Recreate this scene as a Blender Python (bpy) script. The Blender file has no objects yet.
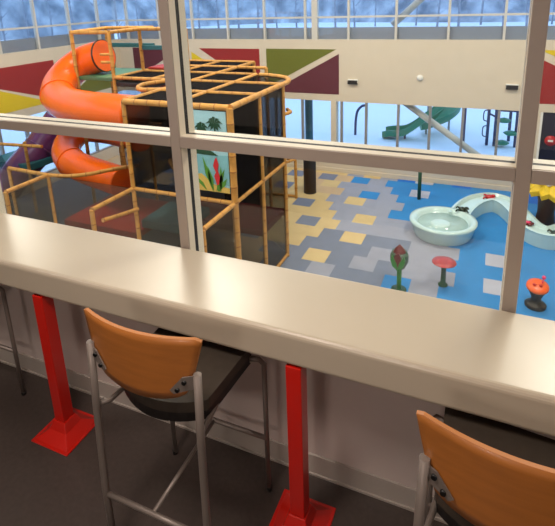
import bpy, math, random
from mathutils import Vector, Matrix
random.seed(7)
SC = bpy.context.scene
C = SC.collection
# ------------------------------------------------------------------ camera
RR = [[0.919491, 0.391761, -0.032544], [0.07614, -0.258699, -0.962953], [-0.385667, 0.882948, -0.2677]]
cam_d = bpy.data.cameras.new('camera')
cam = bpy.data.objects.new('camera', cam_d); C.objects.link(cam)
cam_d.sensor_fit = 'HORIZONTAL'; cam_d.sensor_width = 36.0
cam_d.lens = 36.0 * 492.24 / 555.0
cam_d.shift_y = -(263.0 - 133.82) / 555.0
cam_d.clip_start = 0.05; cam_d.clip_end = 1500
r, d, f = [Vector(v) for v in RR]
M = Matrix(((r.x, -d.x, -f.x, 0), (r.y, -d.y, -f.y, 0), (r.z, -d.z, -f.z, 2.4), (0, 0, 0, 1)))
cam.matrix_world = M
SC.camera = cam
# ------------------------------------------------------------------ world, lights, exposure
w = bpy.data.worlds.new('dusk_sky'); SC.world = w; w.use_nodes = True
wn = w.node_tree; bg = wn.nodes['Background']
tc = wn.nodes.new('ShaderNodeTexCoord'); sx = wn.nodes.new('ShaderNodeSeparateXYZ'); cr = wn.nodes.new('ShaderNodeValToRGB')
wn.links.new(tc.outputs['Generated'], sx.inputs[0]); wn.links.new(sx.outputs['Z'], cr.inputs[0]); wn.links.new(cr.outputs[0], bg.inputs[0])
cr.color_ramp.elements[0].position = 0.0; cr.color_ramp.elements[0].color = (0.50, 0.68, 0.95, 1)
cr.color_ramp.elements[1].position = 0.6; cr.color_ramp.elements[1].color = (0.42, 0.63, 0.96, 1)
bg.inputs[1].default_value = 2.1

def area(name, loc, size, power, col, target=None, spread=180):
    l = bpy.data.lights.new(name, 'AREA'); l.shape = 'RECTANGLE'; l.size = size[0]; l.size_y = size[1]
    l.energy = power; l.color = col; l.spread = math.radians(spread)
    o = bpy.data.objects.new(name, l); C.objects.link(o); o.location = loc
    if target is not None:
        o.rotation_euler = (Vector(target) - Vector(loc)).to_track_quat('-Z', 'Y').to_euler()
    return o
WARM = (1.0, 0.85, 0.75)
for i, (x, y) in enumerate([(-9.5, 6.5), (-4.0, 6.0), (1.5, 6.0), (-9.5, 12), (-4.0, 12), (1.5, 12)]):
    area('hall_lamp', (x, y, 4.6), (1.6, 1.6), 290, (1.0, 0.91, 0.77))
area('cafe_light', (-1.2, 0.55, 3.15), (0.5, 0.5), 40, WARM)
area('cafe_light', (1.6, 0.35, 3.15), (0.5, 0.5), 26, WARM)
area('cafe_light', (-3.9, 0.5, 3.15), (0.5, 0.5), 26, WARM)
area('cafe_light', (-0.8, -2.2, 3.15), (0.6, 0.6), 42, WARM)  # rear fill, added to brighten the red legs and the wall under the counter
SC.view_settings.view_transform = 'Standard'; SC.view_settings.look = 'None'
SC.view_settings.exposure = 0.0; SC.view_settings.gamma = 1.0; SC.view_settings.use_curve_mapping = False

# ------------------------------------------------------------------ materials
def s2l(c):
    c = c / 255.0
    return c / 12.92 if c <= 0.04045 else ((c + 0.055) / 1.055) ** 2.4
def mat(name, rgb, rough=0.5, metal=0.0, spec=0.5, noise=0.0, nscale=8.0, bump=0.0, coat=0.0, stretch=None):
    m = bpy.data.materials.new(name); m.use_nodes = True; t = m.node_tree; b = t.nodes['Principled BSDF']
    c = tuple(s2l(v) for v in rgb) + (1,)
    b.inputs['Base Color'].default_value = c; b.inputs['Roughness'].default_value = rough
    b.inputs['Metallic'].default_value = metal; b.inputs['Specular IOR Level'].default_value = spec
    b.inputs['Coat Weight'].default_value = coat; b.inputs['Coat Roughness'].default_value = 0.08
    if noise or bump:
        tcn = t.nodes.new('ShaderNodeTexCoord'); mp = t.nodes.new('ShaderNodeMapping'); n = t.nodes.new('ShaderNodeTexNoise')
        t.links.new(tcn.outputs['Object'], mp.inputs[0]); t.links.new(mp.outputs[0], n.inputs['Vector'])
        n.inputs['Scale'].default_value = nscale; n.inputs['Detail'].default_value = 5
        if stretch: mp.inputs['Scale'].default_value = stretch
        if noise:
            k = t.nodes.new('ShaderNodeValToRGB')
            k.color_ramp.elements[0].position = 0.3; k.color_ramp.elements[1].position = 0.7
            k.color_ramp.elements[0].color = tuple(v * (1 - noise) for v in c[:3]) + (1,)
            k.color_ramp.elements[1].color = tuple(min(1, v * (1 + noise)) for v in c[:3]) + (1,)
            t.links.new(n.outputs['Fac'], k.inputs[0]); t.links.new(k.outputs[0], b.inputs['Base Color'])
        if bump:
            bp = t.nodes.new('ShaderNodeBump'); bp.inputs['Strength'].default_value = bump; bp.inputs['Distance'].default_value = 0.01
            t.links.new(n.outputs['Fac'], bp.inputs['Height']); t.links.new(bp.outputs[0], b.inputs['Normal'])
    return m
def glass_mat(name, tint=(1, 1, 1), ior=1.5, rough=0.0):
    m = bpy.data.materials.new(name); m.use_nodes = True; t = m.node_tree
    t.nodes.remove(t.nodes['Principled BSDF']); o = t.nodes['Material Output']
    tr = t.nodes.new('ShaderNodeBsdfTransparent'); tr.inputs[0].default_value = tint + (1,)
    gl = t.nodes.new('ShaderNodeBsdfGlossy'); gl.inputs['Roughness'].default_value = rough
    fr = t.nodes.new('ShaderNodeFresnel')
    # a thin pane has no inner side: feed the back faces the inverse index so both faces reflect alike
    ge = t.nodes.new('ShaderNodeNewGeometry'); mr = t.nodes.new('ShaderNodeMapRange')
    mr.inputs['To Min'].default_value = ior; mr.inputs['To Max'].default_value = 1 / ior
    t.links.new(ge.outputs['Backfacing'], mr.inputs['Value']); t.links.new(mr.outputs[0], fr.inputs[0])
    mx = t.nodes.new('ShaderNodeMixShader')
    t.links.new(fr.outputs[0], mx.inputs[0]); t.links.new(tr.outputs[0], mx.inputs[1]); t.links.new(gl.outputs[0], mx.inputs[2])
    t.links.new(mx.outputs[0], o.inputs[0])
    return m
def net_mat(name, rgb, opac):
    m = bpy.data.materials.new(name); m.use_nodes = True; t = m.node_tree
    b = t.nodes['Principled BSDF']; o = t.nodes['Material Output']
    b.inputs['Base Color'].default_value = tuple(s2l(v) for v in rgb) + (1,); b.inputs['Roughness'].default_value = 0.9; b.inputs['Specular IOR Level'].default_value = 0.05
    tr = t.nodes.new('ShaderNodeBsdfTransparent'); mx = t.nodes.new('ShaderNodeMixShader'); mx.inputs[0].default_value = opac
    t.links.new(tr.outputs[0], mx.inputs[1]); t.links.new(b.outputs[0], mx.inputs[2]); t.links.new(mx.outputs[0], o.inputs[0])
    return m
MT = dict(
    wall=mat('cream_paint', (214, 200, 178), 0.7, noise=0.03, nscale=2),
    cafe_wall=mat('white_cafe_paint', (205, 192, 186), 0.7, noise=0.04, nscale=3),
    base=mat('grey_vinyl_base', (176, 168, 160), 0.45),
    cafe_floor=mat('charcoal_cafe_floor', (70, 61, 57), 0.42, noise=0.12, nscale=40, bump=0.05),
    ceil=mat('white_ceiling', (215, 210, 200), 0.8),
    counter=mat('cream_laminate', (188, 177, 158), 0.30, noise=0.02, nscale=3, spec=0.5),
    fascia=mat('cream_laminate_edge', (214, 198, 184), 0.45, noise=0.02, nscale=3),
    frame=mat('taupe_aluminium', (166, 154, 144), 0.45, metal=0.25, noise=0.03, nscale=4, stretch=(1, 1, 0.3)),
    frame_lit=mat('hall_lit_aluminium', (225, 215, 196), 0.45),  # pale frame tone: hall light on side and top faces put into colour
    gasket=mat('black_gasket', (14, 12, 12), 0.6),
    glass=glass_mat('clear_glass', (0.93, 0.95, 0.95), 1.52),
    farglass=glass_mat('window_glass', (0.92, 0.96, 1.0), 1.4),
    red=mat('glossy_red_enamel', (205, 24, 10), 0.28, coat=0.6),
    wood=mat('beech_veneer', (164, 100, 42), 0.38, noise=0.10, nscale=5, stretch=(1, 5, 9), coat=0.15),
    woodedge=mat('beech_ply_edge', (172, 108, 50), 0.5),
    silver=mat('silver_powder_coat', (132, 122, 115), 0.42, metal=0.35),
    seat=mat('dark_vinyl_upholstery', (62, 54, 46), 0.5, noise=0.1, nscale=30, bump=0.05),
    pan=mat('black_plastic', (20, 17, 16), 0.45),
    bolt=mat('black_steel', (12, 12, 12), 0.4, metal=0.3),
    orange=mat('orange_plastic', (240, 100, 4), 0.3, noise=0.05, nscale=2, spec=0.35),
    purple=mat('purple_plastic', (98, 42, 92), 0.25, coat=0.5),
    bamboo=mat('bamboo_foam', (198, 142, 62), 0.6, noise=0.18, nscale=7),
    node=mat('bamboo_node_foam', (150, 92, 34), 0.65),
    net=net_mat('black_play_netting', (2, 2, 2), 0.36),
    netside=net_mat('upper_black_netting', (2, 2, 2), 0.6),
    netdark=net_mat('dense_black_netting', (2, 2, 2), 0.3),
    nettop=net_mat('black_roof_netting', (8, 6, 6), 0.88),
    maroonmat=mat('maroon_vinyl_pad', (128, 22, 26), 0.5),
    redmat=mat('red_vinyl_pad', (170, 36, 20), 0.5),
    tealmat=mat('teal_vinyl_pad', (20, 98, 104), 0.5),
    greenmat=mat('green_vinyl_pad', (72, 118, 82), 0.5),
    darkmat=mat('black_vinyl_pad', (26, 22, 24), 0.5),
    mred=mat('crimson_wall_paint', (150, 26, 24), 0.6, noise=0.03),
    myel=mat('yellow_wall_paint', (220, 190, 18), 0.6),
    moli=mat('olive_wall_paint', (104, 108, 22), 0.6),
    mmar=mat('plum_wall_paint', (92, 28, 44), 0.6),
    sill=mat('grey_window_flashing', (150, 152, 158), 0.5, metal=0.1),
    mull=mat('grey_window_mullion', (150, 146, 142), 0.5, metal=0.2),
    cmull=mat('cream_window_mullion', (205, 200, 190), 0.5),
    snow=mat('snow', (238, 242, 248), 0.7, noise=0.03, nscale=0.4),
    bark=mat('grey_bark', (150, 152, 160), 0.9, noise=0.2, nscale=3),
    gslide=mat('green_plastic', (20, 128, 88), 0.35),
    navy=mat('navy_steel', (26, 40, 84), 0.4),
    navydoor=mat('navy_door_paint', (12, 20, 48), 0.35),
    tealpost=mat('teal_steel', (20, 82, 90), 0.4),
    blackpad=mat('black_post_pad', (8, 8, 10), 0.6),
    tgrey=mat('carpet_grey', (148, 152, 166), 0.9, noise=0.06, nscale=3),
    tdgrey=mat('carpet_slate', (112, 122, 142), 0.9, noise=0.06, nscale=3),
    tyel=mat('carpet_straw', (206, 180, 126), 0.9, noise=0.06, nscale=3),
    tblue=mat('carpet_blue', (42, 128, 190), 0.9, noise=0.10, nscale=1.5),
    tdblue=mat('carpet_cobalt', (14, 104, 196), 0.9, noise=0.08, nscale=1.5),
    tlgrey=mat('carpet_silver', (172, 174, 186), 0.9, noise=0.05, nscale=3),
    ttan=mat('carpet_tan', (196, 168, 130), 0.9, noise=0.05, nscale=3),
    aqua=mat('pale_aqua_plastic', (196, 222, 218), 0.25, coat=0.3),
    water=mat('shallow_water', (178, 206, 204), 0.08, spec=0.8),
    frog=mat('dark_green_frog', (20, 42, 30), 0.4),
    redtoy=mat('red_toy', (190, 30, 40), 0.35),
    green=mat('leaf_green', (40, 130, 52), 0.4),
    dkgreen=mat('deep_green', (18, 72, 50), 0.4),
    dkred=mat('dark_red_petal', (96, 14, 28), 0.35),
    toad=mat('toadstool_red', (168, 52, 56), 0.35, noise=0.3, nscale=9),
    otoy=mat('orange_toy', (232, 92, 22), 0.35),
    pink=mat('pink_toy', (236, 60, 110), 0.35),
    white=mat('white_plastic', (232, 230, 222), 0.4),
    ytree=mat('yellow_foliage', (226, 190, 30), 0.5, noise=0.2, nscale=5),
    trunk=mat('black_trunk', (26, 22, 28), 0.5),
    msky=mat('mural_sky', (168, 214, 220), 0.6, noise=0.05, nscale=4),
    msea=mat('mural_sea', (130, 190, 194), 0.6, noise=0.12, nscale=5),
    mmnt=mat('mural_hill', (20, 70, 40), 0.6),
    mleaf=mat('mural_leaf', (84, 148, 40), 0.6, noise=0.15, nscale=8),
    msand=mat('mural_sand', (224, 188, 90), 0.6),
    mflow=mat('mural_flower', (212, 38, 40), 0.6),
)

# ------------------------------------------------------------------ mesh builder
class MB:
    def __init__(s): s.v = []; s.f = []; s.m = []; s.sm = []
    def add(s, vs, fs, mi=0, smooth=False):
        o = len(s.v); s.v += [tuple(v) for v in vs]; s.f += [[i + o for i in q] for q in fs]
        s.m += [mi] * len(fs); s.sm += [smooth] * len(fs)
    def box(s, a, b, mi=0):
        x0, x1 = sorted((a[0], b[0])); y0, y1 = sorted((a[1], b[1])); z0, z1 = sorted((a[2], b[2]))
        s.add([(x0, y0, z0), (x1, y0, z0), (x1, y1, z0), (x0, y1, z0), (x0, y0, z1), (x1, y0, z1), (x1, y1, z1), (x0, y1, z1)],
              [(0, 3, 2, 1), (4, 5, 6, 7), (0, 1, 5, 4), (1, 2, 6, 5), (2, 3, 7, 6), (3, 0, 4, 7)], mi); return s
    def tube(s, pts, rad, n=12, mi=0, caps=True, mats=None):
        P = [Vector(p) for p in pts]; R = rad if isinstance(rad, (list, tuple)) else [rad] * len(P)
        T = [(P[min(i + 1, len(P) - 1)] - P[max(i - 1, 0)]).normalized() for i in range(len(P))]
        up = Vector((0, 0, 1)) if abs(T[0].z) < 0.9 else Vector((1, 0, 0))
        N = T[0].cross(up).normalized(); vs = []
        for i, p in enumerate(P):
            if i: N = (N - T[i] * N.dot(T[i])).normalized()
            B = T[i].cross(N)
            for k in range(n):
                a = 2 * math.pi * k / n; vs.append(p + (N * math.cos(a) + B * math.sin(a)) * R[i])
        o = len(s.v); s.v += [tuple(v) for v in vs]
        for i in range(len(P) - 1):
            for k in range(n):
                s.f.append([o + i * n + k, o + i * n + (k + 1) % n, o + (i + 1) * n + (k + 1) % n, o + (i + 1) * n + k])
                s.m.append(mats[i] if mats else mi); s.sm.append(True)
        if caps:
            s.f.append([o + k for k in range(n)][::-1]); s.f.append([o + (len(P) - 1) * n + k for k in range(n)])
            s.m += [mi, mi]; s.sm += [False, False]
        return s
    def lathe(s, prof, c, n=32, mi=0, axis=None):
        vs = []; fs = []
        Q = axis if axis else Matrix.Identity(3)
        for (r_, z_) in prof:
            for k in range(n):
                a = 2 * math.pi * k / n; vs.append(Vector(c) + Q @ Vector((r_ * math.cos(a), r_ * math.sin(a), z_)))
        for i in range(len(prof) - 1):
            for k in range(n): fs.append((i * n + k, i * n + (k + 1) % n, (i + 1) * n + (k + 1) % n, (i + 1) * n + k))
        s.add(vs, fs, mi, True)
        for row, rev in ((0, True), (len(prof) - 1, False)):
            if prof[row][0] > 1e-4:
                ring = [vs[row * n + k] for k in range(n)]; s.add(ring, [tuple(range(n))[::-1] if rev else tuple(range(n))], mi)
        return s
    def prism(s, poly, h, plane='xz', at=0.0, mi=0, side=None):
        n = len(poly)
        def P(u, v, w_):
            return (u, w_, v) if plane == 'xz' else ((w_, u, v) if plane == 'yz' else (u, v, w_))
        vs = [P(u, v, at) for u, v in poly] + [P(u, v, at + h) for u, v in poly]
        s.add(vs, [tuple(range(n)), tuple(range(2 * n - 1, n - 1, -1))], mi)
        s.add(vs, [(i, i + n, (i + 1) % n + n, (i + 1) % n) for i in range(n)], mi if side is None else side); return s
    def build(s, name, mats, parent=None, bevel=0.0, seg=2):
        me = bpy.data.meshes.new(name); me.from_pydata(s.v, [], s.f)
        if not isinstance(mats, (list, tuple)): mats = [mats]
        for m in mats: me.materials.append(m)
        for p, mi, sm in zip(me.polygons, s.m, s.sm): p.material_index = mi; p.use_smooth = sm
        import bmesh
        bm = bmesh.new(); bm.from_mesh(me); bmesh.ops.recalc_face_normals(bm, faces=bm.faces); bm.to_mesh(me); bm.free()
        o = bpy.data.objects.new(name, me); C.objects.link(o)
        if parent:
            o.parent = parent; o.matrix_parent_inverse = Matrix.Translation(-parent.location)
        if bevel:
            b = o.modifiers.new('bevel', 'BEVEL'); b.width = bevel; b.segments = seg; b.limit_method = 'ANGLE'; b.angle_limit = math.radians(40)
        return o
def box(name, a, b, m, parent=None, bevel=0.0): return MB().box(a, b).build(name, m, parent, bevel)
def tag(o, label, cat, group=None, kind=None):
    if label: o['label'] = label
    if cat: o['category'] = cat
    if group: o['group'] = group
    if kind: o['kind'] = kind
    return o
def thing(name, label, cat, loc=(0, 0, 0), group=None):
    o = bpy.data.objects.new(name, None); C.objects.link(o); o.location = loc; o.empty_display_size = 0.1
    return tag(o, label, cat, group)
def struct(o): o['kind'] = 'structure'; return o
def smooth(pts, n=8):
    P = [Vector(p) for p in pts]; P = [P[0] * 2 - P[1]] + P + [P[-1] * 2 - P[-2]]; out = []
    for i in range(1, len(P) - 2):
        for k in range(n):
            t = k / n; a, b, c, e = P[i - 1], P[i], P[i + 1], P[i + 2]
            out.append(0.5 * ((2 * b) + (c - a) * t + (2 * a - 5 * b + 4 * c - e) * t * t + (3 * b - a - 3 * c + e) * t ** 3))
    out.append(P[-2]); return out

ZF = -3.7      # play hall floor
YW = 16.02     # far wall plane
XL = -13.89    # left wall plane
XR = 7.0
YG = 2.05      # face of the near window frame

# ================================================================== structure
# ---- cafe level
struct(box('floor', (-9, -4, -0.15), (5, 1.89, 0), MT['cafe_floor']))
struct(box('wall_front', (-9, 1.89, -3.68), (5, 2.24, 0.90), MT['cafe_wall']))
struct(MB().box((-9, 1.878, 0.0), (5, 1.889, 0.125)).box((-9, 1.87, 0.0), (5, 1.878, 0.012)).build('baseboard_front', MT['base']))
struct(box('wall_back', (-9, -4.15, 0), (5, -4, 3.3), MT['cafe_wall']))
struct(box('wall_right', (5, -4.15, -0.15), (5.15, 2.24, 3.3), MT['cafe_wall']))
struct(box('wall_left', (-9.15, -4.15, -0.15), (-9, 2.24, 3.3), MT['cafe_wall']))
struct(box('ceiling', (-9, -4.15, 3.3), (5, 2.24, 3.4), MT['ceil']))

# ---- near glazed screen
win = struct(bpy.data.objects.new('window_1', None)); C.objects.link(win); win.location = (0, YG, 0.905)
MX = [-8.0, -6.37, -4.74, -3.12, -1.48, 0.155, 1.78, 3.41]
ZR = 1.688
for x in MX:
    b = MB().box((x - 0.027, YG, 0.905), (x + 0.027, YG + 0.055, 3.3), 0).box((x - 0.027, YG + 0.055, 0.905), (x + 0.027, YG + 0.062, 3.3), 1)
    b.box((x - 0.0275, YG + 0.062, 0.905), (x + 0.0275, YG + 0.094, 3.3), 2).box((x - 0.027, YG + 0.094, 0.905), (x + 0.027, YG + 0.15, 3.3), 1)
    b.build('mullion', [MT['frame'], MT['frame_lit'], MT['gasket']], win)
    for s in (-1, 1):
        MB().box((x + s * 0.0271, YG + 0.012, 0.905), (x + s * 0.029, YG + 0.062, 3.3)).box((x + s * 0.0271, YG + 0.094, 0.905), (x + s * 0.029, YG + 0.148, 3.3)).build('lit_side_face', MT['frame_lit'], win)  # thin pale slips paint the hall light on the mullion's side faces
for i in range(len(MX) - 1):
    x0, x1 = MX[i] + 0.029, MX[i + 1] - 0.029
    b = MB().box((x0, YG, ZR - 0.028), (x1, YG + 0.06, ZR + 0.028), 0).box((x0, YG + 0.012, ZR + 0.0282), (x1, YG + 0.062, ZR + 0.0305), 1)
    b.box((x0, YG + 0.06, ZR - 0.028), (x1, YG + 0.094, ZR + 0.0285), 2).box((x0, YG + 0.094, ZR - 0.028), (x1, YG + 0.15, ZR + 0.029), 1)
    b.build('transom', [MT['frame'], MT['frame_lit'], MT['gasket']], win)
    MB().box((x0, YG, 0.905), (x1, YG + 0.15, 0.915)).build('window_sill', MT['frame_lit'], win)
    for z0, z1 in ((0.92, ZR - 0.03), (ZR + 0.031, 3.29)):
        MB().box((x0 + 0.001, YG + 0.076, z0), (x1 - 0.001, YG + 0.078, z1)).build('pane', MT['glass'], win)
MB().box((-8.9, YG, 3.24), (4.9, YG + 0.15, 3.3)).build('window_head', MT['frame'], win)

# ---- counter
ctr = thing('bar_counter', 'long cream laminate counter with a deep front edge running along the glass screen', 'counter', (-1, 1.8, 1.0))
ob = MB().box((-8.9, 1.571, 0.925), (4.9, 2.046, 1.083)).build('countertop', MT['counter'], ctr, 0.022, 4)
for p in ob.data.polygons: p.use_smooth = False

# ---- play hall shell
# carpet plan: one digit per tile, rows run away from the cafe
CARPET = [
    '0166166166166166161111000000000000000000',
    '0061661661661661661111100000000000000000',
    '0616616616616616611011100000000000000000',
    '0066166166166166166101100000000000000000',
    '0661661661661661661110100000000000000000',
    '0016616616616616616111000000000000000000',
    '0166166166166166160111100000000000000000',
    '0061661661661661661011100000000000000000',
    '0616616616616616611101100000000000000000',
    '0066166166166166166110100003000000000000',
    '0661661661661661661111000333300000000000',
    '0016616616616616616111100333330000000000',
    '0166166166166166161011100333300000000000',
    '0061661661661661661101130333330000000000',
    '0616616616616616611210100353330000000000',
    '0066166166166166122111000333330000000000',
    '0661661661661661222121100353330000000000',
    '0016616616616616221200000333333000000000',
    '0166166166166162222020003333330000000000',
    '0061661661661662212000333333333000000000',
    '0616616616616622220200333333333000000000',
    '0066166166166121266030333333333000000000',
    '0661661661661222620003533333333000000000',
    '0616616616616221616303333333433000000000',
    '0166166166166226220204534334333000000000',
    '0000000000000000000000000000000000000000',
]
def cell_floor():
    b = MB(); names = ['tgrey', 'tdgrey', 'tyel', 'tblue', 'tdblue', 'tlgrey', 'ttan']
    TX, TY = 0.58, 0.585
    for j in range(-14, 12):
        ya, yb = 9.93 + j * TY, 9.93 + (j + 1) * TY
        ya = max(ya, 2.24); yb = min(yb, YW)
        if yb <= ya: continue
        off = (0.23 if j % 2 == 0 else -0.06) + 0.018 * (0.5 * (ya + yb) - 10)
        for i in range(-26, 14):
            xa = off + (i) * TX; xb = xa + TX; xa = max(xa, XL); xb = min(xb, XR)
            if xb <= xa: continue
            k = int(CARPET[j + 14][i + 26])
            b.add([(xa, ya, ZF), (xb, ya, ZF), (xb, yb, ZF), (xa, yb, ZF)], [(0, 1, 2, 3)], k)
    b.box((XL, 2.24, ZF - 0.1), (XR, YW, ZF - 0.002), 0)
    o = b.build('floor', [MT[n] for n in names]); struct(o); return o
cell_floor()

hl = bpy.data.objects.new('wall_far', None); C.objects.link(hl); hl.location = (0, YW, ZF); struct(hl)
MB().box((XL, YW, -1.12), (XR, YW + 0.3, 0.97)).build('wall_band', MT['wall'], hl)
MB().box((XL, YW, ZF), (1.2, YW + 0.3, -3.28)).box((1.2, YW, ZF), (1.5, YW + 0.3, -1.12)).box((2.6, YW, ZF), (XR, YW + 0.3, -1.12)).build('wall_base', MT['wall'], hl)
MB().box((-4.95, YW - .01, -3.28), (-4.76, YW + 0.3, -1.12)).build('pier', MT['wall'], hl)
MB().box((XL, YW, 3.6), (XR, YW + 0.3, 5.0)).build('wall_top', MT['wall'], hl)
MB().box((XL, YW - 0.03, ZF), (1.2, YW, -3.55)).build('kick_strip', MT['wall'], hl)
# painted panels: real colour blocks on the wall, each a flat painted field
def panel(name, quads, par, plane='xz', at=YW):
    b = MB(); ms = []
    for k, (pts, mm) in enumerate(quads):
        ms.append(MT[mm]); b.prism(pts, -0.006 if plane == 'xz' else 0.006, plane, at, k)
    return b.build(name, ms, par)
panel('painted_panel', [([(-10.1, 0.64), (-7.6, 0.64), (-7.6, -0.9), ], 'mred'), ([(-10.45, 0.5), (-10.45, -0.9), (-7.95, -0.9)], 'myel')], hl)
panel('painted_panel', [([(-7.33, 0.65), (-4.75, 0.65), (-7.33, -0.72)], 'moli'), ([(-4.66, 0.5), (-4.66, -0.88), (-7.2, -0.88)], 'mmar')], hl)
panel('painted_panel', [([(1.3, 0.69), (4.2, 0.69), (4.2, -0.6)], 'myel'), ([(1.3, 0.46), (1.3, -0.87), (4.0, -0.87)], 'mred')], hl)
panel('painted_panel', [([(-13.2, 0.64), (-10.9, 0.64), (-13.2, -0.6)], 'mmar'), ([(-10.75, 0.5), (-10.75, -0.9), (-13.1, -0.9)], 'mred')], hl)

wl = bpy.data.objects.new('wall_left', None); C.objects.link(wl); wl.location = (XL, 10, ZF); struct(wl)
MB().box((XL - 0.3, 2.24, -1.12), (XL, YW, 0.97)).box((XL - 0.3, 2.24, ZF), (XL, YW, -3.28)).box((XL - 0.3, 2.24, 3.6), (XL, YW, 5.0)).box((XL - 0.3, 2.24, ZF), (XL, 8.2, -1.12)).build('wall_band', MT['wall'], wl)
panel('painted_panel', [([(8.6, 0.56), (12.64, 0.56), (12.64, -0.82)], 'mred'), ([(8.4, 0.66), (8.4, -0.85), (12.3, -0.85)], 'myel')], wl, 'yz', XL)
panel('painted_panel', [([(13.0, 0.6), (15.6, 0.6), (13.0, -0.7)], 'mmar'), ([(15.7, 0.5), (15.7, -0.88), (13.1, -0.88)], 'moli')], wl, 'yz', XL)
struct(box('wall_right', (XR, 2.24, ZF), (XR + 0.3, YW + 0.3, 5.0), MT['wall']))
struct(box('ceiling', (XL - 0.3, 2.24, 5.0), (XR + 0.3, YW + 0.3, 5.15), MT['ceil']))
struct(box('wall_upper', (-9, 2.2, 3.4), (XR, 2.24, 5.0), MT['wall']))

# clerestory windows
def glazing(name, axis, at, u0, u1, z0, z1, us, rails, mw, mm, depth=0.12, stripe=None, posts=()):
    w_ = bpy.data.objects.new(name, None); C.objects.link(w_); struct(w_)
    w_.location = (0.5 * (u0 + u1), at, z0) if axis == 'x' else (at, 0.5 * (u0 + u1), z0)
    def bx(b, ua, ub, da, db, za, zb, mi=0):
        if axis == 'x': b.box((ua, at + da, za), (ub, at + db, zb), mi)
        else: b.box((at - da, ua, za), (at - db, ub, zb), mi)
    for u in us:
        b = MB(); bx(b, u - mw, u + mw, 0.02, 0.02 + depth, z0, z1); b.build('mullion', mm, w_)
    for z in rails:
        b = MB(); bx(b, u0, u1, 0.03, 0.1, z - 0.03, z + 0.03); b.build('rail', mm, w_)
    if stripe:
        b = MB(); bx(b, u0, u1, 0.16, 0.2, stripe[0], stripe[1]); b.build('spandrel', MT['sill'], w_)
    edges = sorted([u0] + [u for u in us if u0 < u < u1] + [u1])
    for a_, b_ in zip(edges[:-1], edges[1:]):
        if b_ - a_ < 0.2: continue
        b = MB(); bx(b, a_ + mw, b_ - mw, 0.105, 0.107, z0, z1); b.build('pane', MT['farglass'], w_)
    return w_
us = [x for x in (-13.4, -11.85, -10.35, -8.85, -7.38, -5.86, -4.35, -2.81, -1.23, 0.32, 1.85, 3.4, 4.95, 6.5)]
cl = glazing('window_2', 'x', YW, XL, XR, 0.97, 3.6, us, (1.70,), 0.035, MT['cmull'], stripe=(0.97, 1.36))
MB().box((-5.62, YW + 0.02, 0.97), (-5.42, YW + 0.2, 3.6)).build('wide_mullion', MT['cmull'], cl)
MB().tube([(-3.0, YW + 0.5, 1.4), (-0.6, YW + 0.5, 3.6)], 0.11, 8).build('brace', MT['cmull'], cl)
glazing('window_3', 'y', XL, 2.24, YW, 0.97, 3.6, [3.5, 4.95, 6.4, 7.85, 9.3, 10.75, 12.2, 13.65, 15.1], (1.70,), 0.035, MT['cmull'], stripe=(0.97, 1.36))
lw = glazing('window_4', 'x', YW, XL, 1.2, -3.28, -1.12, [-13, -12.0, -11.0, -10.05, -9.05, -8.05, -7.05, -6.02, -4.58, -3.72, -2.65, -1.64, -0.65, 0.38], (-3.25,), 0.038, MT['mull'])
MB().tube([(-2.72, YW + 0.33, -0.95), (0.9, YW + 0.33, -3.45)], 0.11, 8).build('brace', MT['wall'], lw)
glazing('window_5', 'y', XL, 8.2, YW, -3.28, -1.12, [9.2, 10.2, 11.2, 12.2, 13.2, 14.2, 15.2], (-3.25,), 0.038, MT['mull'])
dr = struct(bpy.data.objects.new('door_1', None)); C.objects.link(dr); dr.location = (2, YW, ZF)
MB().box((1.56, YW + 0.1, ZF), (2.58, YW + 0.16, -1.13)).build('door_panel', MT['navydoor'], dr)
MB().box((1.5, YW - 0.02, ZF), (1.56, YW + 0.16, -1.13)).box((2.54, YW - 0.02, ZF), (2.6, YW + 0.16, -1.13)).build('door_frame', MT['white'], dr)
MB().lathe([(0.0, 0.0), (0.16, 0.0), (0.16, 0.02), (0, 0.02)], (1.84, YW + 0.095, -2.0), 20, axis=Matrix.Rotation(math.pi / 2, 3, 'X')).build('round_sign', MT['redtoy'], dr)
MB().box((1.77, YW + 0.07, -2.03), (1.91, YW + 0.076, -1.97)).build('sign_bar', MT['white'], dr)

# ---- outdoors
sn = MB(); sn.box((-400, YW + 0.3, -4.2), (400, 900, -4.0)); sn.box((-400, -30, -4.2), (XL - 0.3, YW + 0.3, -4.0)); so = sn.build('ground', MT['snow']); struct(so)
def wood_mat():
    m = bpy.data.materials.new('winter_woods'); m.use_nodes = True; t = m.node_tree; b = t.nodes['Principled BSDF']; b.inputs['Roughness'].default_value = 0.95
    tcn = t.nodes.new('ShaderNodeTexCoord'); mp = t.nodes.new('ShaderNodeMapping'); mp.inputs['Scale'].default_value = (0.25, 0.25, 0.03)
    n = t.nodes.new('ShaderNodeTexNoise'); n.inputs['Scale'].default_value = 1.0; n.inputs['Detail'].default_value = 6
    k = t.nodes.new('ShaderNodeValToRGB'); k.color_ramp.elements[0].position = 0.35; k.color_ramp.elements[1].position = 0.72
    k.color_ramp.elements[0].color = (0.16, 0.19, 0.23, 1); k.color_ramp.elements[1].color = (0.62, 0.65, 0.7, 1)
    t.links.new(tcn.outputs['Object'], mp.inputs[0]); t.links.new(mp.outputs[0], n.inputs['Vector']); t.links.new(n.outputs['Fac'], k.inputs[0]); t.links.new(k.outputs[0], b.inputs['Base Color'])
    return m
hb = MB(); prof = [(0, -4.0), (6, 2), (14, 9), (30, 14), (60, 12)]
ang = [math.radians(a) for a in range(-60, 196, 4)]
vs = []; fs = []
for a in ang:
    rr = 120 + 8 * math.sin(a * 7)
    for dq, z in prof: vs.append(((rr + dq) * math.cos(a), (rr + dq) * math.sin(a), z + (1.5 * math.sin(a * 11) if z > 0 else 0)))
k = len(prof)
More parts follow.
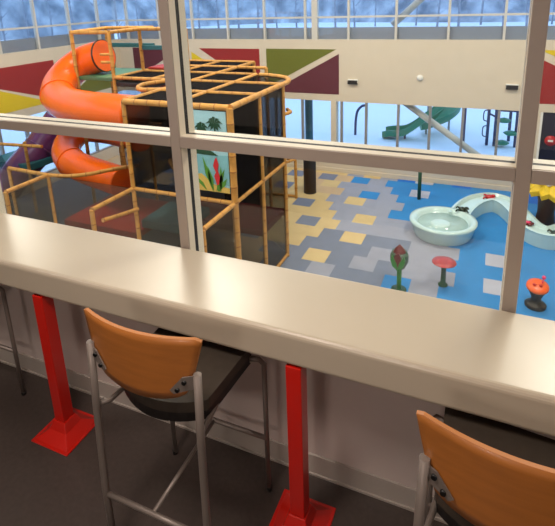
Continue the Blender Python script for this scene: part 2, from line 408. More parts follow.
for i in range(len(ang) - 1):
    for j in range(k - 1): fs.append((i * k + j, (i + 1) * k + j, (i + 1) * k + j + 1, i * k + j + 1))
hb.add(vs, fs, 0, True); struct(hb.build('hills', wood_mat()))
spots = []
for i in range(34):
    a = math.radians(78 + i * 2.2); q = random.choice((78, 90, 104)); spots.append((q * math.cos(a), q * math.sin(a)))
for i, (x, y) in enumerate(spots):
    h = random.uniform(9, 13); b = MB(); rad = random.uniform(0.14, 0.22)
    t = thing('bare_tree', 'leafless grey tree standing in the snow beyond the upper windows', 'tree', (x, y, -4.0), 'bare trees beyond the windows')
    b.tube([(x, y, -4.1), (x + random.uniform(-.3, .3), y, -4 + h * 0.5), (x + random.uniform(-.6, .6), y, -4 + h)], [rad, rad * 0.7, 0.04], 7); b.build('trunk', MT['bark'], t)
    for k in range(7):
        b = MB()
        z = -4 + h * random.uniform(0.25, 0.9); a = random.uniform(0, 6.28); l = random.uniform(0.8, 2.2)
        b.tube([(x, y, z), (x + l * math.cos(a), y + l * math.sin(a), z + l * 0.8)], [0.06, 0.015], 5); b.build('branch', MT['bark'], t)

# outdoor playground
SZ = -4.0
t = thing('playground_slide', 'long straight green plastic slide standing in the snow behind the diagonal brace', 'slide', (-3.2, 22, SZ))
def trough(path, wdt, hgt, n=6):
    P = smooth(path, n); b = MB(); prof = [(-wdt, hgt), (-wdt * .9, 0.06), (-wdt * .5, 0), (wdt * .5, 0), (wdt * .9, 0.06), (wdt, hgt), (wdt + .05, hgt), (wdt * .95, 0), (wdt * .5, -.06), (-wdt * .5, -.06), (-wdt * .95, 0), (-wdt - .05, hgt)]
    vs = []; m_ = len(prof)
    for i, p in enumerate(P):
        T = (P[min(i + 1, len(P) - 1)] - P[max(i - 1, 0)]); T.z = 0; T.normalize(); N = Vector((T.y, -T.x, 0))
        for u, v in prof: vs.append(p + N * u + Vector((0, 0, v)))
    fs = [(i * m_ + k, i * m_ + (k + 1) % m_, (i + 1) * m_ + (k + 1) % m_, (i + 1) * m_ + k) for i in range(len(P) - 1) for k in range(m_)]
    fs += [tuple(range(m_)), tuple((len(P) - 1) * m_ + k for k in range(m_))]
    b.add(vs, fs); return b
trough([(-4.25, 22.0, -3.92), (-3.9, 22.0, -3.84), (-3.4, 22.0, -3.78), (-3.0, 22.0, -3.55), (-2.3, 22.0, -2.95), (-1.2, 22.0, -2.0), (-0.5, 22.0, -1.4)], 0.42, 0.3).build('slide_bed', MT['gslide'], t)
for x, zt in ((-3.3, -3.8), (-0.8, -1.7)): MB().tube([(x, 22.0, SZ - .05), (x, 22.0, zt)], 0.05, 8).build('support_post', MT['navy'], t)
t = thing('spiral_slide', 'curved green plastic slide in the snow beside the climbing posts', 'slide', (-1.2, 23.4, SZ))
trough([(-2.75, 23.0, -3.72), (-2.35, 23.1, -3.6), (-1.85, 23.3, -3.35), (-1.5, 23.8, -3.0), (-1.65, 24.3, -2.7), (-2.3, 24.5, -2.35), (-2.9, 24.4, -2.0)], 0.42, 0.34).build('slide_bed', MT['gslide'], t)
for x, y, zt in ((-2.5, 23.05, -3.7), (-1.55, 23.7, -3.1), (-2.6, 24.45, -2.25)): MB().tube([(x, y, SZ - .05), (x, y, zt)], 0.05, 8).build('support_post', MT['mull'], t)
t = thing('climbing_frame', 'navy climbing frame of tall posts with green leaf-shaped steps in the snow', 'climbing frame', (1, 22, SZ))
for x, y in ((0.13, 22.0), (0.42, 22.0), (1.22, 22.0), (1.0, 22.9)): MB().tube([(x, y, SZ - .05), (x, y, -1.2)], 0.065, 10).build('post', MT['navy'], t)
for x, z in ((0.72, -2.85), (1.02, -3.38), (0.72, -3.82), (0.75, -2.3)):
    MB().lathe([(0.002, 0.12), (0.2, 0.06), (0.3, 0.0), (0.2, -0.08), (0.002, -0.12)], (x, 21.95, z), 12).build('leaf_step', MT['gslide'], t)
MB().tube([(0.42, 22.0, -2.46), (1.22, 22.0, -2.46)], 0.04, 8).build('rung', MT['navy'], t)
MB().tube([(0.13, 22.0, -2.6), (0.42, 22.0, -2.75)], 0.04, 8).build('rung', MT['navy'], t)
for z in (-2.7, -3.38): MB().tube(smooth([(0.13, 22.0, z - .25), (-.04, 21.95, z - .2), (-.07, 21.9, z), (-.04, 21.95, z + .2), (0.13, 22.0, z + .25)], 4), 0.025, 8).build('hand_loop', MT['navy'], t)
o = MB().tube(smooth([(-5.6, 22, SZ - .05), (-5.58, 22, -3.3), (-5.5, 22, -2.85), (-5.3, 22, -2.6), (-5.1, 22, -2.55)], 5), 0.06, 8).build('bent_pole', MT['navy']); tag(o, 'small bent navy pole standing alone in the snow outside', 'pole')
t = thing('canopy_post', 'dark teal steel post just outside the lower windows', 'post', (-6.19, YW + 1.2, SZ))
MB().tube([(-6.19, YW + 1.2, SZ - .02), (-6.19, YW + 1.2, -0.2)], 0.15, 16).build('shaft', MT['tealpost'], t)
MB().lathe([(0.3, 0), (0.3, 0.05), (0.17, 0.3), (0.17, 0.32)], (-6.19, YW + 1.2, SZ + .5), 16).build('base_flare', MT['tealpost'], t)

# ================================================================== play hall things
def wallbox(x, z, label):
    t = thing('emergency_light', label, 'light', (x, YW, z))
    box('housing', (x - 0.17, YW - 0.09, z - 0.045), (x + 0.17, YW - 0.001, z + 0.09), MT['white'], t, 0.01)
    box('lens', (x - 0.165, YW - 0.10, z - 0.07), (x + 0.165, YW - 0.01, z + 0.06), MT['gasket'], t, 0.006)
wallbox(-4.17, -0.42, 'small black and white box light on the cream wall beside the plum panel')
wallbox(0.66, -0.40, 'small black and white box light on the cream wall near the navy door')
o = MB().lathe([(0.0, 0.07), (0.08, 0.06), (0.1, 0.0)], (-2.0, YW - 0.001, -0.22), 20, axis=Matrix.Rotation(math.pi / 2, 3, 'X')).build('smoke_detector', MT['white']); tag(o, 'small round white detector between the two box lights', 'detector')

t = thing('padded_post', 'black padded round post standing on the straw coloured carpet', 'post', (-5.02, 13.96, ZF))
MB().lathe([(0.19, 0.02), (0.20, 0.06), (0.20, 1.36), (0.16, 1.42), (0.0, 1.42)], (-5.02, 13.96, ZF), 28).build('pad', MT['blackpad'], t)
MB().lathe([(0.205, 0), (0.205, 0.04), (0.19, 0.05)], (-5.02, 13.96, ZF), 28).build('base_ring', MT['gasket'], t)

# ---- play structure
ps = thing('play_structure', 'big climbing play structure of bamboo-look poles with black netting and padded decks', 'play structure', (-6.5, 9, ZF))
def pole(name, a, b, rad=0.055, par=ps, curve=None):
    pts = smooth(curve, 6) if curve else [Vector(a), Vector(b)]
    # node rings about every 0.3 m
    L = [0]
    for i in range(1, len(pts)): L.append(L[-1] + (pts[i] - pts[i - 1]).length)
    def at(s_):
        for i in range(1, len(pts)):
            if s_ <= L[i] or i == len(pts) - 1: return pts[i - 1].lerp(pts[i], (s_ - L[i - 1]) / max(1e-6, L[i] - L[i - 1]))
    n = max(1, round(L[-1] / 0.3)); seg = L[-1] / n; P = []; R_ = []; mm = []
    for i in range(n):
        s0 = i * seg
        for q, rr, m_ in ((0.0, 1.08, 1), (0.07, 1.08, 0), (0.12, 1.0, 0), (0.55, 0.97, 0), (0.95, 1.0, 0)):
            P.append(at(s0 + q * seg)); R_.append(rad * rr); mm.append(m_)
    P.append(at(L[-1])); R_.append(rad)
    return MB().tube(P, R_, 10, mats=mm).build(name, [MT['bamboo'], MT['node']], par)
A, Bm, D_ = 0.53, -1.30, ZF
# top frame, z = 0.53
x4, x3, x2, x1 = -4.19, -5.4, -6.55, -8.9
Y0, Y1, Y2, Y3, Y4, Y5 = 7.5, 8.72, 9.95, 11.15, 12.3, 13.4
for a, b in [((x2, Y0), (x4, Y0)), ((x2, Y1), (x4, Y1)), ((x1, Y2), (x4, Y2)), ((x1, Y3), (x3, Y3)), ((x2, Y4), (x2 + 0.9, Y4)), ((x1, Y5), (x2, Y5)), ((x1, Y4), (x2, Y4)),
             ((x4, Y0), (x4, Y2)), ((x3, Y0), (x3, Y3)), ((x2, Y0), (x2, Y5)), ((x1, Y2), (x1, Y5)), ((-7.7, Y2), (-7.7, Y5))]:
    pole('beam', a + (A,), b + (A,), 0.06 if a == (x4, Y0) or b == (x4, Y0) else 0.045)
pole('hoop', 0, 0, 0.055, curve=[(x4, Y2, A), (x4 - .02, Y2 + .4, A), (x4 - .25, Y2 + .85, A), (x4 - .7, Y2 + 1.1, A), (x3 + .1, Y3, A)])
pole('hoop', 0, 0, 0.05, curve=[(x2, Y1 + .05, A), (-7.0, 8.66, A), (-7.3, 8.9, A), (-7.42, 9.3, A), (-7.2, 9.75, A), (-6.9, Y2, A)])
pole('hoop', 0, 0, 0.045, curve=[(x2 - .05, Y1, -0.25), (-7.0, 8.66, -0.25), (-7.15, 8.3, -0.25), (-7.0, 7.9, -0.25), (x2, 7.7, -0.25)])
pole('hoop', 0, 0, 0.045, curve=[(x4 + .0, Y2, -0.15), (x4 + .06, Y2 + .15, -0.15), (x4 + .05, Y2 + .3, -0.15), (x4 - .1, Y2 + .5, -0.15)])
# posts to the floor
for x, y, zt in [(x4, Y0, A), (x2, Y0, A), (x4, Y1, A), (x4, Y2, A), (x3, Y3, A), (x3, Y0, A), (x2, Y5, A), (x2 + .9, Y4, A), (x1, Y2, 1.68), (x1, Y3, 1.68), (x1, Y5, A), (-10.15, Y2, 1.68), (-10.6, Y3 + .6, 1.68), (-7.4, Y3, 1.68)]:
    pole('post', (x, y, D_), (x, y, zt), 0.065 if (x, y) == (x4, Y0) else 0.05)
# tower rails, z = 1.68
for a, b in [((-10.15, Y2), (x1, Y2)), ((x1, Y2), (x1, Y3)), ((x1, Y3), (-7.4, Y3)), ((-10.15, Y2), (-10.6, Y3 + .6)), ((-10.6, Y3 + .6), (x1, Y3 + .6)), ((x1, Y3), (x1, Y3 + .6))]:
    pole('rail', a + (1.68,), b + (1.68,), 0.05)
pole('rail', (x1, Y2 + .05, 1.12), (x1 - .35, Y2, 1.12), 0.035); pole('rail', (x1, Y2 + .05, .92), (x1 - .35, Y2, .92), 0.035)
# mid level rails, z = -1.3
for a, b in [((x4, 6.35), (x4, Y2)), ((x2 - .05, 6.36), (x2, Y0)), ((x2, Y0), (x4, Y0)), ((-9.0, 6.47), (-8.98, 7.54)), ((-10.3, 7.6), (-8.98, 7.54)), ((-12.6, 9.0), (-11.0, 9.2))]:
    pole('rail', a + (Bm,), b + (Bm,), 0.045)
pole('rail', 0, 0, 0.045, curve=[(-8.98, 7.54, Bm), (-8.5, 7.62, Bm), (-8.09, 7.9, Bm), (-7.81, 8.3, Bm - .0), (-7.4, 8.75, Bm)])
pole('rail', 0, 0, 0.04, curve=[(x2 - .05, 6.6, -1.62), (-6.55, 7.1, -1.7), (-6.5, Y0, -1.75)])
pole('rail', 0, 0, 0.04, curve=[(x2 + .3, Y0 + .9, -0.95), (-5.9, 8.1, -1.05), (-5.5, 8.0, -1.05), (-5.1, 8.3, -1.0)])
for x, y in [(x2 - .05, 6.36), (-8.98, 7.54), (x4, 6.35), (-9.0, 6.47), (-10.3, 7.6)]:
    pole('post', (x, y, D_), (x, y, Bm), 0.045)
# small entry frame further back
pole('post', (-5.27, 13.37, D_), (-5.27, 13.37, -2.42), 0.045); pole('beam', (-5.27, 13.37, -2.42), (-5.6, 12.6, -2.42), 0.04); pole('beam', (-5.27, 13.37, D_ + .06), (-6.4, 13.3, D_ + .06), 0.04); pole('post', (-6.4, 13.3, D_), (-6.4, 13.3, -2.42), 0.045); pole('beam', (-6.4, 13.3, -2.42), (-5.27, 13.37, -2.42), 0.04)
pole('beam', (x4, 6.4, D_ + .05), (x4, Y2, D_ + .05), 0.045)
# netting
def net(a, b, z0, z1, m='net'):
    o = MB(); dx, dy = b[0] - a[0], b[1] - a[1]; l = math.hypot(dx, dy); nx, ny = -dy / l * .004, dx / l * .004
    o.add([(a[0] - nx, a[1] - ny, z0), (b[0] - nx, b[1] - ny, z0), (b[0] + nx, b[1] + ny, z0), (a[0] + nx, a[1] + ny, z0),
           (a[0] - nx, a[1] - ny, z1), (b[0] - nx, b[1] - ny, z1), (b[0] + nx, b[1] + ny, z1), (a[0] + nx, a[1] + ny, z1)],
          [(0, 3, 2, 1), (4, 5, 6, 7), (0, 1, 5, 4), (1, 2, 6, 5), (2, 3, 7, 6), (3, 0, 4, 7)])
    return o.build('net_panel', MT[m], ps)
net((x4, 6.4), (x4, Y0), D_, Bm); net((x4, Y0), (x4, Y1), D_, Bm); net((x4, Y1), (x4, Y2), D_, Bm); net((x4, Y0), (x4, Y1), Bm, A, 'netside'); net((x4, Y1), (x4, Y2), Bm, A, 'netside')
net((x2, Y0), (x4, Y0), D_, Bm); net((x2, Y0), (x3, Y0), Bm, A); net((x3, Y3), (x4, Y2), D_, A)
net((-8.98, 7.54), (x2, Y0), D_, Bm, 'netdark'); net((-10.3, 7.6), (-8.98, 7.54), D_, Bm, 'netdark'); net((-9.0, 6.47), (-8.98, 7.54), D_, Bm, 'netdark'); net((-12.6, 9.0), (-10.3, 7.6), D_, Bm, 'netdark')
net((x2, Y0), (x2, Y3), Bm, A); net((x1, Y5), (x2, Y5), D_, A, 'nettop'); net((x1, Y2), (x1, Y5), D_, A); net((x2, Y3), (x3, Y3), D_, A, 'nettop')
for (xa, ya, xb, yb) in [(x2, Y0, x3, Y2), (x3, Y0, x4, Y2), (x1, Y2, x2, Y5), (x2, Y2, x3, Y3)]:
    MB().box((xa, ya, A - .012), (xb, yb, A - .004)).build('roof_net', MT['nettop'], ps)
MB().prism([(x3, Y2), (x4, Y2), (x4 - .02, Y2 + .4), (x4 - .25, Y2 + .85), (x4 - .7, Y2 + 1.1), (x3, Y3)], .008, 'xy', A - .012).build('roof_net', MT['net'], ps)
# decks
for (a, b, mm) in [((x2, Y1, -2.6), (x4 - .04, Y2, -2.45), 'maroonmat'), ((x2, Y1, -1.2), (x3, Y3, -1.05), 'maroonmat'), ((-8.8, 7.62, -2.55), (-6.7, 9.3, -2.4), 'redmat'), ((-6.5, 7.55, -2.2), (-5.45, 8.6, -2.02), 'tealmat'),
                   ((-8.9, Y2, .3), (-7.7, Y5, .42), 'darkmat'), ((-11.3, Y2 + .05, .42), (x1, Y3 + .5, .52), 'greenmat'), ((-13.6, 9.4, -2.2), (-11.9, 11.2, -2.0), 'tealmat'),
                   ((-13.4, 7.65, -3.6), (-6.62, 12.5, -3.45), 'darkmat'), ((-8.85, 11.3, .55), (-8.35, 12.3, .62), 'redmat')]:  # wide low black deck added to darken the ground seen behind the netting
    MB().box(a, b).build('deck', MT[mm], ps, 0.02)
pole('post', (-11.9, 9.4, D_), (-11.9, 9.4, Bm), .045)
for y, xa, xb in ((Y3, x1 + .06, -7.5), (Y3 + .6, -11.2, x1)): MB().box((xa, y - .04, 1.12), (xb, y + .04, 1.24)).build('guard_pad', MT['tealmat'], ps, 0.015)
# mural board
mu = MB().box((-5.34, Y0 - .035, -1.1), (-4.26, Y0 - .02, 0.46)).build('mural_board', MT['msky'], ps)
def art(name, poly, m, y): return MB().prism(poly, -0.004, 'xz', Y0 - .036 - y, 0).build(name, MT[m], mu)
art('painted_sea', [(-5.34, -0.42), (-4.26, -0.36), (-4.26, -0.95), (-5.34, -0.9)], 'msea', 0)
art('painted_sand', [(-5.34, -0.86), (-4.85, -0.76), (-4.6, -0.95), (-4.26, -1.0), (-4.26, -1.1), (-5.34, -1.1)], 'msand', .005)
art('painted_hill', [(-5.3, -0.02), (-5.0, -0.1), (-4.86, -0.02), (-4.78, -0.22), (-4.6, -0.3), (-4.46, -0.38), (-4.8, -0.38), (-5.3, -0.36)], 'mmnt', .005)
def palm(cx, cz, s_):
    for a in (20, 55, 95, 130, 165, 200, 235, 300, 340):
        t_ = math.radians(a); l = s_ * (1.0 if a < 200 else .8); e = (cx + l * math.cos(t_), cz + l * math.sin(t_) * .8 - .04 * abs(math.cos(t_)))
        nx, nz = -math.sin(t_) * s_ * .16, math.cos(t_) * s_ * .16; m_ = (cx + l * .55 * math.cos(t_), cz + l * .55 * math.sin(t_) + .02)
        art('palm_frond', [(cx, cz), (m_[0] + nx, m_[1] + nz), e, (m_[0] - nx, m_[1] - nz)], 'mmnt', .006)
    art('palm_trunk', [(cx - .015, cz), (cx + .015, cz), (cx + .03, cz - s_ * 2.0), (cx - .0, cz - s_ * 2.0)], 'mmnt', .0055)
palm(-4.5, 0.22, 0.19); palm(-4.78, 0.12, 0.17); palm(-5.1, 0.2, 0.18)
for (bx_, ex, ez, wd) in [(-4.62, -4.8, -0.42, .05), (-4.55, -4.34, -0.62, .05), (-4.6, -4.7, -0.6, .05), (-4.5, -4.3, -0.8, .06), (-4.75, -5.0, -0.8, .05), (-4.45, -4.42, -.58, .045)]:
    mx_, mz = (bx_ + ex) / 2, (-1.08 + ez) / 2
    art('painted_leaf', [(bx_, -1.09), (mx_ - wd, mz), (ex, ez), (mx_ + wd, mz)], 'mleaf', .01)
art('painted_flower', [(-4.52, -0.96), (-4.57, -0.78), (-4.53, -0.7), (-4.58, -0.58), (-4.54, -0.46), (-4.5, -0.4), (-4.46, -0.55), (-4.49, -0.66), (-4.45, -0.78), (-4.48, -0.94)], 'mflow', .014)
art('painted_stem', [(-4.52, -1.08), (-4.53, -.95), (-4.48, -.94), (-4.46, -1.08)], 'mleaf', .012)

# ---- slides
def tube_slide(label, pts, rad, mm, rings):
    t = thing('tube_slide', label, 'slide', pts[0]); P = smooth(pts, 8)
    MB().tube(P, rad, 28).build('tube', MT[mm], t)
    for k in rings:
        i = int(k * (len(P) - 2)); a, b_ = P[i], P[i + 1]; dv = (b_ - a).normalized()
        MB().tube([a - dv * .02, a + dv * .02], rad + 0.022, 28).build('joint_ring', MT['gasket'] if k < .03 else MT[mm], t)
    return t
tube_slide('bright orange tube slide curling out of the top tower above the window rail', [(-9.62, 10.5, 1.02), (-9.9, 10.49, .97), (-10.29, 10.4, .85), (-10.54, 10.1, .61), (-10.44, 9.6, .34), (-9.99, 9.1, .136), (-9.34, 8.8, .03), (-8.36, 8.5, .03), (-7.75, 8.35, .05), (-6.9, 8.25, .06)], 0.42, 'orange', [0.02, 0.55])
tube_slide('orange tube slide bend lower down, seen through the bottom pane', [(-8.4, 10.1, -1.1), (-9.2, 10.5, -1.2), (-10.06, 10.7, -1.2), (-10.64, 10.4, -1.12), (-10.61, 9.9, -1.22), (-10.36, 9.4, -1.4), (-9.83, 9.0, -1.52), (-9.18, 8.8, -1.6), (-8.5, 8.7, -1.66), (-7.8, 8.6, -1.72)], 0.36, 'orange', [0.7])
tube_slide('dark purple tube slide running down to the left below the orange one', [(-12.07, 10.9, -1.04), (-12.244, 10.6, -1.422), (-12.388, 10.2, -1.829), (-12.574, 9.7, -2.257), (-12.848, 9.2, -2.803)], 0.46, 'purple', [0.5])

# ---- water table
wt = thing('water_table', 'pale aqua round water play table with a long curving channel', 'water table', (-0.81, 12.4, ZF))
MB().lathe([(0.70, 0.0), (0.74, 0.08), (0.80, 0.3), (0.84, 0.36), (0.84, 0.40), (0.72, 0.42), (0.66, 0.36), (0.60, 0.27), (0.002, 0.26)], (-0.81, 12.4, ZF), 48).build('basin', MT['aqua'], wt)
MB().lathe([(0.62, 0.285), (0.63, 0.305), (0.002, 0.306)], (-0.81, 12.4, ZF), 40).build('water', MT['water'], wt)
MB().lathe([(0.26, 0.27), (0.26, 0.335), (0.2, 0.345), (0, 0.345)], (-0.86, 12.3, ZF), 24).build('basin_island', MT['aqua'], wt)
cpath = smooth([(-.45, 12.9, 0), (-.38, 13.3, 0), (-.2, 13.85, 0), (.05, 14.25, 0), (.38, 14.45, 0), (.68, 14.28, 0), (.92, 13.85, 0), (1.1, 13.3, 0), (1.28, 12.85, 0), (1.55, 12.6, 0), (1.85, 12.7, 0), (2.3, 13.2, 0), (2.9, 13.6, 0)], 8)
prof = [(-.33, 0), (-.35, .34), (-.37, .40), (-.27, .42), (-.20, .33), (.20, .33), (.27, .42), (.37, .40), (.35, .34), (.33, 0)]
vs = []; m_ = len(prof)
for i, p in enumerate(cpath):
    T = (cpath[min(i + 1, len(cpath) - 1)] - cpath[max(i - 1, 0)]).normalized(); N = Vector((T.y, -T.x, 0))
    for u, v in prof: vs.append(Vector((p.x, p.y, ZF)) + N * (u * .74) + Vector((0, 0, v * .97)))
fs = [(i * m_ + k, i * m_ + (k + 1) % m_, (i + 1) * m_ + (k + 1) % m_, (i + 1) * m_ + k) for i in range(len(cpath) - 1) for k in range(m_)] + [tuple(range(m_)), tuple((len(cpath) - 1) * m_ + k for k in range(m_))]
b = MB(); b.add(vs, fs, 0, False); b.build('channel', MT['aqua'], wt, 0.012)
def frog(name, x, y, z, m, label, s_=1.0, cat='frog'):
    t = thing(name, label, cat, (x, y, z))
    MB().lathe([(0.0, 0), (.09 * s_, 0.0), (.10 * s_, .04 * s_), (.07 * s_, .09 * s_), (0, .11 * s_)], (x, y, z), 14).build('body', MT[m], t)
    MB().lathe([(0.0, 0), (.05 * s_, 0.02 * s_), (.055 * s_, .05 * s_), (.03 * s_, .08 * s_), (0, .09 * s_)], (x + .10 * s_, y - .02, z + .05 * s_), 12).build('head', MT[m], t)
    for sx_, sy_ in ((-1, -1), (-1, 1), (1, -1), (1, 1)):
        MB().tube([(x + sx_ * .05 * s_, y + sy_ * .05 * s_, z + .04 * s_), (x + sx_ * .13 * s_, y + sy_ * .11 * s_, z + .06 * s_), (x + sx_ * .16 * s_, y + sy_ * .13 * s_, z + .012)], [.03 * s_, .022 * s_, .018 * s_], 8).build('leg', MT[m], t)
frog('toy_frog', -0.38, 13.1, ZF + .40, 'frog', 'dark green toy frog where the channel leaves the round basin')
frog('toy_lobster', 0.28, 14.42, ZF + .325, 'redtoy', 'red toy creature lying in the top bend of the water channel', 1.0, 'toy')
frog('toy_turtle', 1.78, 12.55, ZF + .325, 'frog', 'dark toy turtle in the channel at the right edge of the photo', 1.0, 'turtle')
t = thing('toy_flower', 'dark red toy flower with a pale centre beside the black trunk', 'toy', (1.18, 12.95, ZF + .33))
for k in range(6):
    a = k * math.pi / 3; MB().lathe([(0, .0), (.055, .01), (.055, .04), (0, .05)], (1.2 + .09 * math.cos(a), 12.95 + .09 * math.sin(a), ZF + .34), 10).build('petal', MT['dkred'], t)
MB().lathe([(0, .0), (.06, .01), (.06, .06), (0, .08)], (1.2, 12.95, ZF + .34), 12).build('centre', MT['pink'], t)
# yellow tree
t = thing('toy_tree', 'black trunked play tree with a jagged yellow canopy', 'play tree', (1.68, 13.75, ZF))
MB().lathe([(0.30, 0), (0.24, .12), (0.2, .4), (0.22, .75), (0.3, .95), (0, .97)], (1.66, 13.75, ZF), 20).build('trunk', MT['trunk'], t)
n = 22
ring = [((.62 if k % 2 else .46) + random.uniform(-.04, .04)) for k in range(n)]
vs = []
for (rr, zz) in ((0, 1.42), (.55, 1.33), (1.0, 1.08), (.9, .94), (0, .9)):
    for k in range(n): a = 2 * math.pi * k / n; vs.append((1.70 + ring[k] * rr * math.cos(a) * 1.0, 13.75 + ring[k] * rr * math.sin(a), ZF + zz - (.06 * (k % 2) if rr > .8 else 0)))
b = MB(); b.add(vs, [(i * n + k, i * n + (k + 1) % n, (i + 1) * n + (k + 1) % n, (i + 1) * n + k) for i in range(4) for k in range(n)]); b.build('canopy', MT['ytree'], t)
for x, y in ((1.45, 13.5), (1.62, 13.42)): MB().lathe([(0, .0), (.06, .01), (.07, .04), (.0, .05)], (x, y, ZF + 1.24), 10).build('spot', MT['white'], t)

# tulip
t = thing('toy_tulip', 'tall play tulip with a dark red bud held in green leaves', 'play flower', (-1.42, 9.42, ZF))
MB().tube([(-1.42, 9.42, ZF), (-1.42, 9.42, -3.15)], 0.05, 12).build('stem', MT['green'], t)
MB().lathe([(0.16, 0), (0.16, .03), (0, .03)], (-1.42, 9.42, ZF), 20).build('foot_plate', MT['dkgreen'], t)
cx = -1.43
MB().lathe([(0.03, 0.0), (.12, .05), (.185, .2), (.19, .32), (.15, .42), (.13, .4), (.0, .3)], (cx, 9.42, -3.20), 24).build('sepal_cup', MT['dkgreen'], t)
for sx_ in (-1, 1):
    MB().prism([(cx, -3.14), (cx + sx_ * .11, -3.04), (cx + sx_ * .15, -2.90), (cx + sx_ * .12, -2.80), (cx + sx_ * .02, -2.98)], -.05, 'xz', 9.27).build('leaf', MT['green'], t, 0.012)
b = MB().lathe([(0.0, 0), (.12, .04), (.17, .16), (.155, .28), (.09, .4), (0, .5)], (cx, 9.42, -3.12), 20); b.build('bud', MT['dkred'], t)
MB().prism([(cx - .1, -2.94), (cx, -3.05), (cx + .08, -2.92), (cx + .02, -2.74), (cx - .06, -2.78)], -.03, 'xz', 9.26).build('petal', MT['dkred'], t, 0.01)
# mushroom
t = thing('toy_toadstool', 'play toadstool with a flat reddish cap on a dark green stalk', 'play toadstool', (-.57, 9.93, ZF))
MB().lathe([(0.10, 0), (0.10, .03), (.055, .06), (.05, .3), (.055, .49)], (-.57, 9.93, ZF), 20).build('stalk', MT['dkgreen'], t)
MB().lathe([(0.05, .48), (.13, .50), (.25, .55), (.245, .56), (.12, .58), (0.002, .585)], (-.57, 9.93, ZF), 28).build('cap', MT['toad'], t)
# green pole
t = thing('toy_sprout', 'thin green play pole with two short arms behind the round basin', 'play pole', (-1.68, 14.49, ZF))
MB().tube([(-1.68, 14.49, ZF), (-1.68, 14.49, -2.6)], 0.055, 12).build('pole', MT['dkgreen'], t)
MB().tube([(-1.9, 14.49, -2.72), (-1.68, 14.49, -2.78), (-1.42, 14.49, -2.74)], [.03, .06, .03], 10).build('arm', MT['dkgreen'], t)
# bucket
t = thing('toy_bucket', 'orange tilted play dish with a pink knob on a black pedestal', 'play stool', (1.2, 9.79, ZF))
MB().lathe([(0.19, 0), (0.20, .05), (.17, .08), (.10, .12), (.09, .2), (.15, .34), (.15, .36)], (1.2, 9.79, ZF), 26).build('pedestal', MT['pan'], t)
Q = Matrix.Rotation(math.radians(14), 3, 'X')
MB().lathe([(0, -.06), (.15, -.05), (.205, 0), (.2, .04), (.12, .055), (.0, .06)], (1.2, 9.79, ZF + .43), 28, axis=Q).build('dish', MT['otoy'], t)
MB().lathe([(0, 0), (.03, .01), (.035, .03), (0, .04)], (1.14, 9.75, ZF + .475), 12).build('spot', MT['redtoy'], t)
MB().lathe([(0, 0), (.03, .01), (.035, .03), (0, .04)], (1.25, 9.75, ZF + .475), 12).build('spot', MT['redtoy'], t)
MB().tube([(1.27, 9.84, ZF + .44), (1.3, 9.86, ZF + .6)], .012, 8).build('stick', MT['pink'], t)
MB().lathe([(0, -.04), (.028, -.028), (.04, 0), (.028, .028), (0, .04)], (1.3, 9.86, ZF + .62), 14).build('knob', MT['pink'], t)

# ================================================================== cafe things
def pedestal(x, label):
    y = 1.612; t = thing('counter_leg', label, 'table leg', (x, y, 0), 'red legs under the counter')
    h = 0.135; n = 0.043
    b = MB().box((x - h, y - h, 0), (x + h, y + h, 0.008))
    b.build('base_plate', MT['red'], t, 0.002)
    b = MB(); vs = []
    for z, s_ in ((0.0082, 0.120), (0.05, 0.062), (0.10, 0.0415)):
        vs += [(x - s_, y - s_, z), (x + s_, y - s_, z), (x + s_, y + s_, z), (x - s_, y + s_, z)]
    b.add(vs, [(i * 4 + k, i * 4 + (k + 1) % 4, (i + 1) * 4 + (k + 1) % 4, (i + 1) * 4 + k) for i in range(2) for k in range(4)] + [(0, 3, 2, 1), (8, 9, 10, 11)])
    b.build('base_flare', MT['red'], t, 0.003)
    MB().box((x - .034, 1.575, .10), (x + .035, 1.648, .917)).build('post', MT['red'], t, 0.003)
    MB().box((x - .08, 1.66, .917), (x + .08, 1.75, .925)).build('top_plate', MT['red'], t)
pedestal(-2.11, 'red square steel counter leg on a flared base left of the whole stool')
pedestal(-0.655, 'red square steel counter leg on a flared base right of the whole stool')

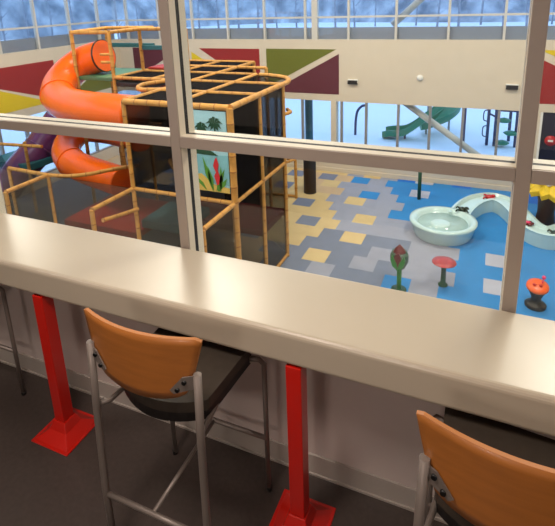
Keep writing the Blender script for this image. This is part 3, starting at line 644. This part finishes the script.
def stool(x, label, group='bar stools along the counter'):
    t = thing('bar_stool', label, 'bar stool', (x, 1.45, 0), group)
    # seat: cushion with rounded rear
    def outline(gx, gy0, gy1, bulge, rear=.88):
        pts = []
        for k in range(13):
            u = -1 + 2 * k / 12; pts.append((x + gx * rear * u, gy0 - bulge * (1 - u * u)))
        for k in range(13):
            u = 1 - 2 * k / 12; pts.append((x + (gx * .97) * u, gy1 + .01 * (1 - u * u)))
        return pts
    MB().prism(outline(.248, 1.34, 1.69, .075), .05, 'xy', .822).build('seat', MT['seat'], t, 0.018, 3)
    MB().prism(outline(.243, 1.343, 1.685, .077), .045, 'xy', .776).build('seat_pan', MT['pan'], t, 0.015, 3)
    # backrest
    nu, nv = 24, 8; vs = []; fs = []
    for side in (0, 1):
        for j in range(nv + 1):
            v = j / nv
            for i in range(nu + 1):
                u = -1 + 2 * i / nu
                hw = .205 + .068 * v ** 0.8
                zb = .952 + .035 * u * u + .05 * max(0, abs(u) - .8) ** 1.2 * 5 * .25
                zt = 1.234 - .012 * max(0, (abs(u) - .93) / .07) ** 2
                xx = hw * u; yy = 1.195 + .75 * xx * xx + .0 * v
                vs.append((x + xx, yy + side * .014, zb + (zt - zb) * v))
    W_ = nu + 1; K = W_ * (nv + 1)
    for j in range(nv):
        for i in range(nu):
            a = j * W_ + i; fs.append((a, a + 1, a + W_ + 1, a + W_)); a += K; fs.append((a, a + W_, a + W_ + 1, a + 1))
    ef = []
    for i in range(nu): ef.append((i, i + K, i + 1 + K, i + 1)); a = nv * W_ + i; ef.append((a, a + 1, a + 1 + K, a + K))
    for j in range(nv): a = j * W_; ef.append((a, a + W_, a + W_ + K, a + K)); a += nu; ef.append((a, a + K, a + W_ + K, a + W_))
    b = MB(); b.add(vs, fs, 0, True); n0 = len(b.f); 
    b.f += [list(q) for q in ef]; b.m += [1] * len(ef); b.sm += [False] * len(ef)
    br = b.build('backrest', [MT['wood'], MT['woodedge']], t)
    for s_ in (-1, 1):
        lg = MB().tube([(x + s_ * .268, 1.215, .012), (x + s_ * .258, 1.205, .35), (x + s_ * .252 + .008, 1.215, .80), (x + s_ * .250 + .012, 1.228, 1.10)], .0155, 14).build('leg', MT['silver'], t)
        MB().tube([(x + s_ * .268, 1.215, 0), (x + s_ * .268, 1.215, .02)], .018, 12).build('foot_cap', MT['pan'], lg)
        lg = MB().tube([(x + s_ * .280, 1.72, .012), (x + s_ * .283, 1.72, .45), (x + s_ * .286, 1.718, .76), (x + s_ * .27, 1.70, .795), (x + s_ * .23, 1.68, .805)], .0125, 14).build('leg', MT['silver'], t)
        MB().tube([(x + s_ * .284, 1.72, 0), (x + s_ * .284, 1.72, .02)], .015, 12).build('foot_cap', MT['pan'], lg)
        # plate joining leg and backrest
        pts = [(x + s_ * .250, 1.155), (x + s_ * .150, .985), (x + s_ * .125, 1.02), (x + s_ * .15, 1.06), (x + s_ * .25, 1.10)]
        pts = [(.250, 1.085), (.250, 1.03), (.165, 1.0), (.15, 1.015), (.20, 1.075)]
        vs = [(x + s_ * a, 1.195 + .75 * a * a - .009, z) for a, z in pts] + [(x + s_ * a, 1.195 + .75 * a * a - .004, z) for a, z in pts]
        b = MB(); q = len(pts); b.add(vs, [tuple(range(q)), tuple(range(2 * q - 1, q - 1, -1))] + [(i, (i + 1) % q, (i + 1) % q + q, i + q) for i in range(q)])
        pl = b.build('back_plate', MT['silver'], t)
        for a, z in ((.208, 1.055), (.18, 1.02)):
            MB().tube([(x + s_ * a, 1.195 + .75 * a * a - .016, z), (x + s_ * a, 1.195 + .75 * a * a + .004, z)], .0085, 10).build('bolt', MT['bolt'], pl)
        MB().tube([(x + s_ * .252, 1.215, .80), (x + s_ * .225, 1.27, .78), (x + s_ * .2, 1.5, .78), (x + s_ * .22, 1.66, .785)], .011, 10).build('seat_rail', MT['silver'], t)
    MB().tube([(x - .26, 1.205, .33), (x + .26, 1.205, .33)], .012, 10).build('stretcher', MT['silver'], t)
    MB().tube([(x - .01, 1.205, .33), (x - .01, 1.715, .33)], .010, 10).build('stretcher', MT['silver'], t)
    MB().tube([(x - .281, 1.715, .33), (x + .281, 1.715, .33)], .012, 10).build('stretcher', MT['silver'], t)
    t.location = (x, 1.45, 0); 
    return t
stool(-1.145, 'whole bar stool with orange wood backrest between the two red counter legs')
s2 = stool(0.155, 'cropped bar stool at the bottom right with an orange wood backrest')
s2.location.y -= 0.06; s2.location.x += 0.012; s2.rotation_euler = (0, 0, math.radians(-4))
stool(-2.87, 'bar stool left of the red legs of which only one grey leg shows')
